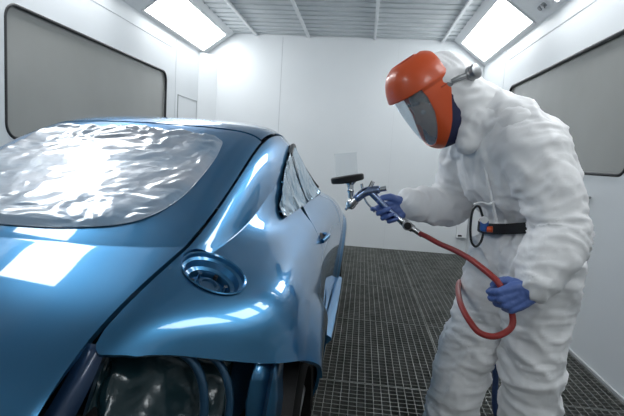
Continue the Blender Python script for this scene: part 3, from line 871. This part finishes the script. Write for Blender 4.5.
# coverall
def ridge(p): return 1 - 2 * abs(noise.noise(p))
SEG = [(LSH, LEL, .16), (LEL, LWR, .16), (RSH, REL, .16), (REL, RWR, .16), (LHIP, LKN, .22), (LKN, LAN, .22), (RHIP, RKN, .22), (RKN, RAN, .22)]
JNT = [(LEL, .16, 1.0), (REL, .15, 1.0), (LKN, .20, .8), (RKN, .20, 1.0), (LAN, .16, 1.2), (RAN, .16, 1.2), (LHIP, .2, .6), (RHIP, .2, .7), (LWR, .10, 1.0), (RWR, .10, 1.0), (LSH, .18, .6), (RSH, .18, .6)]
def suit_post(co, no):
    A = np.array([s[0][:] for s in SEG]); B = np.array([s[1][:] for s in SEG])
    out = co.copy()
    for i in range(len(co)):
        p = V3(co[i]); best = 9; k = -1; tt = 0
        for j, (a, b, r) in enumerate(SEG):
            e = b - a; t = max(0, min(1, (p - a).dot(e) / e.length_squared)); d = (p - a - e * t).length
            if d < best: best, k, tt = d, j, t
        e = (SEG[k][1] - SEG[k][0]).normalized()
        if best > SEG[k][2] or (k in (4, 6) and tt < .05): e = V3((-.25, 0, .97))
        al = p.dot(e); pr = p - e * al
        jn = 0
        for c, rr, w_ in JNT: jn += w_ * math.exp(-((p - c).length / rr) ** 2)
        jn = min(jn, 1.3)
        # long folds run along the limb, ring folds gather at the joints
        q = pr * 9 + e * (al * 3.2)
        wv = V3((noise.noise(p * 5), noise.noise(p * 5 + V3((7, 3, 1))), noise.noise(p * 5 + V3((1, 9, 4)))))
        def cr(v): v = (v + 1) / 2; return v * v * v * 2 - .6
        lon = cr(ridge(q * .8 + wv * 1.3)) * .7 + cr(ridge(q * 1.7 + wv * 1.8 + V3((4, 4, 0)))) * .4
        q2 = pr * 4 + e * (al * 21)
        rng_ = cr(ridge(q2 + wv * 1.6)) * .7 + cr(ridge(q2 * 1.8 + wv * 2.2 + V3((3, 3, 3)))) * .4
        big = noise.noise(p * 3.4 + V3((2, 5, 8)))
        dia = cr(ridge(V3((p.x * 5 + p.z * 4, p.y * 5, p.z * 3 - p.x * 3)) + wv * 1.1))
        d = .007 * lon * (1 - .4 * min(jn, 1)) + .008 * rng_ * jn + .009 * big + .009 * dia
        # gathers above and below the belt
        hb = (p.z - (1.015 + (.62 - p.x) * .25)) if best > .10 and .85 < p.z < 1.2 else 9
        if abs(hb) < .12:
            ang = math.atan2(p.y - 1.865, p.x - .645)
            d += .008 * math.exp(-(hb / .07) ** 2) * math.sin(ang * 17 + 3 * noise.noise(p * 6)) - .016 * math.exp(-(hb / .035) ** 2)
        out[i] = co[i] + no[i] * d
    return out
SP = [V3((.640, 1.865, .84)), V3((.648, 1.865, .92)), V3((.642, 1.865, 1.015)), V3((.615, 1.865, 1.12)), V3((.575, 1.866, 1.22)), V3((.530, 1.866, 1.315)), V3((.475, 1.867, 1.385)), V3((.42, 1.868, 1.43))]
coverall = blob('coverall', M['suit'], PER,
    tubes=[dict(pts=SP, rad=[.16, .18, .168, .195, .215, .215, .155, .10], rad2=[.115, .132, .118, .150, .160, .15, .115, .09], n=28, lat=LAT)],
    chains=[[(V3((.51, 1.866, 1.30)), .12), (LSH + V3((-.01, .03, -.01)), .105), (LSH.lerp(LEL, .5), .090), (LEL, .080), (LEL.lerp(LWR, .5), .080), (LEL.lerp(LWR, .86), .064), (LWR + V3((.006, 0, .003)), .046)],
            [(V3((.50, 1.866, 1.32)), .12), (RSH, .105), (RSH.lerp(REL, .5), .090), (REL, .080), (REL.lerp(RWR, .5), .074), (REL.lerp(RWR, .88), .058), (RWR + V3((.006, 0, 0)), .044)],
            [(LHIP, .138), (LHIP.lerp(LKN, .4), .124), (LKN, .104), (LKN.lerp(LAN, .45), .098), (LKN.lerp(LAN, .85), .094), (LAN, .085)],
            [(RHIP, .135), (RHIP.lerp(RKN, .4), .118), (RKN, .095), (RKN.lerp(RAN, .45), .098), (RKN.lerp(RAN, .85), .098), (RAN, .085)],
            [(V3((.655, 1.86, 1.25)), .115), (V3((.665, 1.84, 1.18)), .115), (V3((.655, 1.85, 1.06)), .10)]],
    voxel=.0085, smooth=7, post=suit_post)
tubeo('zip', catmull([V3((.42, 1.80, 1.33)), V3((.435, 1.765, 1.22)), V3((.468, 1.745, 1.10)), V3((.49, 1.745, 1.03))], 6), .006, M['white_plastic'], coverall, n=8)
# shoe covers
for A in (LAN, RAN):
    blob('shoe_cover', M['hood'], PER, chains=[[(A + V3((.03, 0, -.02)), .075), (A + V3((.03, 0, -.07)), .05)], [(A + V3((.02, 0, -.055)), .062), (A + V3((-.08, -.03, -.068)), .052), (A + V3((-.15, -.055, -.078)), .042)]], voxel=.009, smooth=4,
         post=lambda co, no: np.column_stack([co[:, 0], co[:, 1], np.maximum(co[:, 2], .001)]))
# hood and collar
def hood_post(co, no):
    out = co.copy()
    for i in range(len(co)):
        p = V3(co[i]); wv = V3((noise.noise(p * 7), noise.noise(p * 7 + V3((3, 1, 1))), 0))
        out[i] = co[i] + no[i] * (.008 * ridge(p * 11 + wv) + .005 * ridge(p * 24 + wv * 2) + .006 * noise.noise(p * 6))
    return out
blob('hood', M['hood'], PER, balls=[(hp_(-.055, 0, .055), (HF, HL, HU), (.112, .104, .115))],
     chains=[[(hp_(-.07, 0, .03), .105), (NECK.lerp(hp_(-.07, 0, .0), .5), .10), (NECK + V3((.05, 0, -.02)), .115)],
             [(NECK + V3((.03, -.02, -.03)), .10), (V3((.53, 1.76, 1.37)), .075)], [(NECK + V3((.02, .02, -.03)), .10), (V3((.46, 1.98, 1.36)), .075)],
             [(NECK + V3((-.02, -.05, -.02)), .07), (V3((.375, 1.80, 1.30)), .035)]],
     voxel=.009, smooth=6, post=hood_post)
# belt with its air regulator
CEN = V3((.642, 1.865, 1.015))
pts = []
for k in range(56):
    a = 2 * PI * k / 56
    dv = LAT * (math.cos(a) * .188) + FWD * (math.sin(a) * .140)
    pts.append(CEN + dv + V3((0, 0, .018 + dv.x * .30)))
bm = bmesh.new()
R_ = []
for k, p in enumerate(pts):
    o_ = (p - CEN); o_.z = 0; o_.normalize()
    R_.append([bm.verts.new(p + V3((0, 0, zz)) + o_ * oo) for zz, oo in ((-.020, -.02), (-.020, .010), (.020, .010), (.020, -.02))])
for k in range(56):
    A, B = R_[k], R_[(k + 1) % 56]
    for j in range(4): bm.faces.new((A[j], A[(j + 1) % 4], B[(j + 1) % 4], B[j]))
blt = from_bm('belt', bm, M['belt'], PER, True, sharp=40)
ar = boxo('air_regulator', (.446, 1.765, .985), (.472, 1.80, 1.03), M['bluepart'], PER, .008)
ar['label'] = 'blue air regulator clipped to the black belt'
tubeo('regulator_cap', [(.466, 1.765, .996), (.484, 1.758, .998)], .011, M['orange'], ar, n=14)
tubeo('regulator_gauge', [(.452, 1.765, 1.03), (.450, 1.752, 1.03)], .013, M['white_plastic'], ar, n=16)
tubeo('air_line', catmull([(.452, 1.79, 1.04), (.435, 1.79, 1.075), (.415, 1.79, 1.06), (.412, 1.79, 1.0), (.420, 1.79, .945), (.438, 1.79, .925), (.455, 1.79, .945), (.462, 1.79, .985)], 8), .0045, M['gasket'], ar, n=8)
tubeo('breathing_hose', catmull([(.80, 1.93, 1.02), (.83, 1.98, .92), (.80, 2.03, .72), (.72, 2.03, .52), (.635, 2.03, .40), (.642, 2.05, .30), (.66, 2.06, .15), (.74, 2.14, .03), (.86, 2.3, .016), (1.05, 2.5, .016)], 8), .013, M['bluehose'], PER, n=10)
# drawstring at the waist of the coverall
tubeo('drawstring', catmull([(.41, 1.755, 1.085), (.43, 1.735, 1.095), (.455, 1.735, 1.09), (.475, 1.74, 1.10)], 5), .004, M['white_plastic'], coverall, n=6)

# ---- helmet
HEL = tag(bpy.data.objects.new('helmet', None)); COL.objects.link(HEL); HEL.parent = PER; HEL.location = HC - worg(PER); WO[HEL.name] = HC.copy()
HB = np.array([HF[:], HL[:], HU[:]])
def helm_raw(s, u, brow=True):
    s = np.asarray(s, float); u = np.asarray(u, float)
    up = u >= .03
    k = np.where(up, np.abs((u - .03) / .180) ** 2.6, np.abs((u - .03) / .192) ** 3.4)
    rr = np.maximum(1 - k, 1e-4) ** np.where(up, 1 / 2.6, 1 / 3.4)
    rf = .126 * rr; rs = .108 * rr
    # boxy plan
    c, sn = np.cos(s), np.sin(s)
    f = np.sign(c) * np.abs(c) ** .85 * rf; l = np.sign(sn) * np.abs(sn) ** .85 * rs
    f = f + .010 * np.clip((u) / .1, -1, 1)
    if brow:
        e = .014 * sstep(.080, .098, u)
        f = f + e * np.maximum(c, 0) * 1.2; l = l + e * sn * .6
    return f, l, u
def mk_surf(sc=1.0, brow=True, off=0.0):
    def surf(s, u):
        f, l, uu = helm_raw(s, u, brow)
        return np.array(HC[:]) + (f * sc)[..., None] * HB[0] + (l * sc)[..., None] * HB[1] + uu[..., None] * HB[2]
    def nrm(s, u, h=2e-3):
        a = surf(s + h, u) - surf(s - h, u); b = surf(s, np.clip(u + h, -.161, .2095)) - surf(s, np.clip(u - h, -.161, .2095))
        n = np.cross(a, b); n /= np.linalg.norm(n, axis=-1, keepdims=True) + 1e-12
        return n
    return surf, nrm
def hloc(P): return (P - np.array(HC[:])) @ HB.T
def rear(u): return np.interp(u, [-.16, -.12, -.06, 0, .05, .09, .13, .17, .21, .235], [.078, .062, .022, -.010, -.040, -.052, -.052, -.058, -.066, -.072])
sf, nf_ = mk_surf()
def visor_hole(s, u, P):
    q = hloc(P); ff = q[:, 0]
    lim = np.interp(u, [-.13, -.11, -.05, 0, .06, .10], [.104, .094, .074, .060, .058, .066])
    return np.maximum(np.maximum(lim - ff, u - .094), -.118 - u)
sh = panel('helmet_shell', -2.7, 2.7, -.155, .204, M['orange'], HEL, clips=[
    lambda s, u, P: rear(u) - hloc(P)[:, 0], lambda s, u, P: -visor_hole(s, u, P)], surf=sf, nrm=nf_, ns=150, nu=90, th=.004)
sv, nv2 = mk_surf(.985, False)
vz = panel('visor', -1.7, 1.7, -.13, .11, M['visor'], HEL, clips=[lambda s, u, P: visor_hole(s, u, P) - .010], surf=sv, nrm=nv2, ns=80, nu=50, th=.002)
vz['label'] = 'clear curved face visor'
sn_, nn_ = mk_surf(.93, False)
panel('neck_seal', -2.6, 2.6, -.150, .06, M['navy'], HEL, clips=[lambda s, u, P: np.maximum(hloc(P)[:, 0] - (rear(u) + .03), (rear(u) - .048) - hloc(P)[:, 0])], surf=sn_, nrm=nn_, ns=110, nu=40, th=.006)
for s in (1, -1):
    tubeo('seam_bead', [hp_(.0, .109 * s, .062), hp_(-.03, .1055 * s, .062), hp_(-.06, .096 * s, .060)], .0022, mat('orange_dark_%d' % s, (.40, .04, .008), .4), sh, n=6)
    kb = tubeo('head_band', catmull([hp_(-.045, .103 * s, .058), hp_(-.07, .110 * s, .054), hp_(-.10, .108 * s, .046), hp_(-.128, .098 * s, .038)], 6), .013, M['grey_metal'], HEL, n=10, rad2=.010)
lathe('adjuster_knob', hp_(-.118, .100, .042), -HF * .55 + HL, [(.020, 0), (.026, .004), (.027, .012), (.022, .016), (.022, .020), (.027, .024), (.026, .034), (.018, .038), (0, .038)], M['grey_metal'], HEL, 24)
lathe('pivot_cap', hp_(-.040, .096, .058), HL, [(0, .012), (.012, .012), (.018, .008), (.019, 0)], M['grey_metal'], HEL, 20)

# ---- hands in blue gloves
def hand(name, W, d, n, t, curls, thumb, spread=0.02, label=None, forearm=None, k_=1.1):
    d = V3(d).normalized(); n = (V3(n) - d * V3(n).dot(d)).normalized(); t = V3(t); t = (t - d * t.dot(d) - n * t.dot(n)).normalized()
    offs = [.031, .0105, -.0105, -.030]; kl = [.088, .092, .088, .078]
    ph = [(.044, .027, .021), (.049, .031, .022), (.045, .029, .021), (.036, .021, .019)]
    rad = [.0112, .0115, .0108, .0098]
    offs = [v * k_ for v in offs]; kl = [v * k_ for v in kl]; ph = [tuple(x * k_ for x in v) for v in ph]
    ch = []
    for i in range(4):
        k = W + d * kl[i] + t * offs[i] - n * (.002 if i in (1, 2) else 0)
        ch.append([(W + d * .012 + t * offs[i] * .62, .019), (W + d * .05 + t * offs[i] * .9, .0175), (k, .0135)])
        p = k; a = 0; c = [(k, .0132)]
        for j in range(3):
            a += math.radians(curls[i][j])
            dd = (d * math.cos(a) + n * math.sin(a) + t * (spread * (1.5 - i))).normalized()
            p = p + dd * ph[i][j]; c.append((p, rad[i] * (1 - .10 * (j + 1))))
        ch.append(c)
    # thumb leaves the side of the palm near its base
    p = W + d * .028 + t * .026 + n * .010
    c = [(p, .018)]
    for (a, b, g, L), r in zip(thumb, (.0145, .0125, .0105)):
        p = p + (d * a + t * b + n * g).normalized() * L; c.append((p, r))
    ch.append(c)
    fa = V3(forearm) if forearm is not None else W - d * .07
    ch.append([(fa, .040), (W.lerp(fa, .4), .036), (W + d * .01, .030)])
    def post(co, no):
        out = co.copy()
        for i in range(len(co)):
            p = V3(co[i]); out[i] = co[i] + no[i] * (.0012 * ridge(p * 55) + .0010 * noise.noise(p * 90))
        return out
    o = blob(name, M['glove'], PER, chains=ch, voxel=.0036, smooth=4, post=post)
    if label: o['label'] = label
    return o, (d, n, t)
lh, LHX = hand('glove', LWR, (-.86, -.05, -.46), (.05, 1, .0), (-.45, 0, .88), [(62, 88, 50), (66, 90, 50), (68, 90, 50), (72, 88, 50)],
     [(.62, .55, .45, .040), (.85, .05, .62, .032), (.60, -.35, .75, .026)], .0, 'blue nitrile glove holding the red hose', LWR.lerp(LEL, .22))
rh, RHX = hand('glove', RWR, (-.88, -.10, -.44), (-.1, -1, .1), (-.42, 0, .9), [(26, 40, 30), (50, 84, 60), (52, 86, 62), (54, 88, 62)],
     [(.75, .75, .15, .044), (.95, .25, .25, .034), (.9, -.15, .45, .026)], .03, 'blue nitrile glove gripping the spray gun', RWR.lerp(REL, .25))

# ------------------------------------------------------------------ spray gun (held, a thing of its own)
gy = RWR.y + RHX[0].y * .09 + RHX[1].y * .026
GUN = thing('spray_gun', (.05, gy, .99), 'gravity feed paint spray gun with clear cup held beside the car door', 'spray gun')
def gp(x, z, dy=0): return V3((x, gy + dy, z))
gb = tubeo('gun_body', catmull([gp(-.036, 1.036), gp(-.015, 1.062), gp(.012, 1.086), gp(.045, 1.098), gp(.075, 1.103)], 5), [.015] * 5 + [.018] * 5 + [.019] * 5 + [.017] * 5 + [.013], M['gun'], GUN, n=16)
tubeo('gun_handle', catmull([gp(.035, 1.092), gp(.070, 1.062), gp(.115, 1.022), gp(.155, .992)], 5), [.014] * 16, M['gun'], GUN, n=14)
ac = lathe('air_cap', gp(-.034, 1.040), (-.66, 0, -.75), [(.014, -.006), (.021, .0), (.021, .016), (.018, .022), (.010, .026), (.0045, .033), (0, .033)], M['steel'], GUN, 24)
for s in (1, -1):
    c = gp(-.034, 1.040) + V3((-.66, 0, -.75)).normalized() * .018 + V3((0, .014 * s, 0))
    tubeo('air_horn', [c, c + V3((-.66, -.15 * s, -.75)).normalized() * .022], .0055, M['steel'], ac, n=8)
tubeo('nozzle_ring', [gp(-.022, 1.054), gp(-.036, 1.038)], .019, M['steel'], GUN, n=20)
tubeo('fluid_knob', [gp(.070, 1.102), gp(.100, 1.110)], [.010, .0115], M['steel'], GUN, n=14)
tubeo('fan_knob', [gp(.035, 1.11), gp(.045, 1.135)], .009, M['steel'], GUN, n=14)
tubeo('hook_pin', [gp(.005, 1.098), gp(-.002, 1.122)], .006, M['steel'], GUN, n=10)
tubeo('trigger', catmull([gp(.008, 1.078), gp(.022, 1.050), gp(.045, 1.026), gp(.060, 1.008)], 5), .007, M['steel'], GUN, n=10, rad2=.004)
ck = lathe('cup_neck', gp(-.042, 1.060), (-.10, 0, 1), [(.011, 0), (.012, .02), (.015, .030), (.012, .036), (.014, .055), (.028, .070), (.030, .074), (0, .074)], M['steel'], GUN, 24)
ax = V3((-.17, 0, 1)).normalized(); cb0 = gp(-.052, 1.128)
ax2 = V3((-.17, 0, 1)).normalized()
# the cup stands almost upright, leaning with the gun
cax = V3((.02, 0, 1)).normalized()
cl_ = lathe('cup_collar', gp(-.058, 1.122), V3((-.22, 0, 1)), [(.030, 0), (.062, .004), (.068, .008), (.069, .026), (.064, .030), (.045, .030), (0, .028)], M['black'], GUN, 36)
cup = lathe('paint_cup', gp(-.064, 1.150), V3((-.14, 0, 1)), [(.046, 0), (.0445, .088), (.047, .090), (.047, .094), (.042, .095), (0, .094)], M['cup'], GUN, 36)
cup['label'] = 'clear plastic paint cup'
bm = bmesh.new()
for a in (0,):
    pass
bm.free()
tubeo('air_inlet', [gp(.150, .994), gp(.172, .980)], [.012, .013], M['steel'], GUN, n=14)
tubeo('lever', [gp(.118, 1.000), gp(.108, .978)], .005, M['steel'], GUN, n=10)
rg = lathe('pressure_gauge', gp(.196, .966, -.022), (0, -1, 0), [(.0, .012), (.017, .012), (.020, .010), (.021, 0), (.019, -.006), (0, -.006)], M['grey_metal'], GUN, 28)
lathe('dial', gp(.196, .966, -.0345), (0, -1, 0), [(0, .0008), (.015, .0008), (.015, 0)], M['black'], rg, 24)
tubeo('regulator_body', [gp(.172, .981), gp(.222, .950)], [.016, .016], M['steel'], GUN, n=16)
tubeo('hose_coupling', [gp(.220, .951), gp(.262, .928)], [.011, .012], M['steel'], GUN, n=14)

# ------------------------------------------------------------------ red air hose through the left hand
grip = LWR + LHX[0] * .083 + LHX[1] * .030
tt = LHX[2]
hose_pts = [gp(.250, .934), V3((.275, 1.91, .929)), V3((.316, 1.87, .913)), V3((.356, 1.81, .905)), V3((.389, 1.73, .898)), V3((.412, 1.64, .889)), grip + tt * .055 + V3((0, .004, 0)), grip, grip - tt * .055,
    V3((.514, 1.535, .720)), V3((.492, 1.53, .694)), V3((.455, 1.53, .678)), V3((.415, 1.545, .683)), V3((.388, 1.57, .710)), V3((.376, 1.62, .730)), V3((.378, 1.70, .742)), V3((.404, 1.86, .745)),
    V3((.446, 2.02, .73)), V3((.50, 2.14, .66)), V3((.50, 2.16, .45)), V3((.45, 2.16, .2)), V3((.46, 2.25, .03)), V3((.60, 2.55, .013)), V3((.95, 3.2, .013)), V3((1.30, 4.2, .013))]
hose = tubeo('air_hose', catmull(hose_pts, 10), .0105, M['hose'], None, n=12)
tag(hose, 'red rubber air hose looping from the spray gun through the gloved left hand', 'hose')


# ------------------------------------------------------------------ world and view
w = bpy.data.worlds.new('world'); SC.world = w; w.use_nodes = True
w.node_tree.nodes['Background'].inputs[0].default_value = (.02, .021, .022, 1)
vs_ = SC.view_settings
vs_.view_transform = 'Standard'; vs_.look = 'None'; vs_.gamma = 1.0; vs_.use_curve_mapping = False
vs_.exposure = -.36
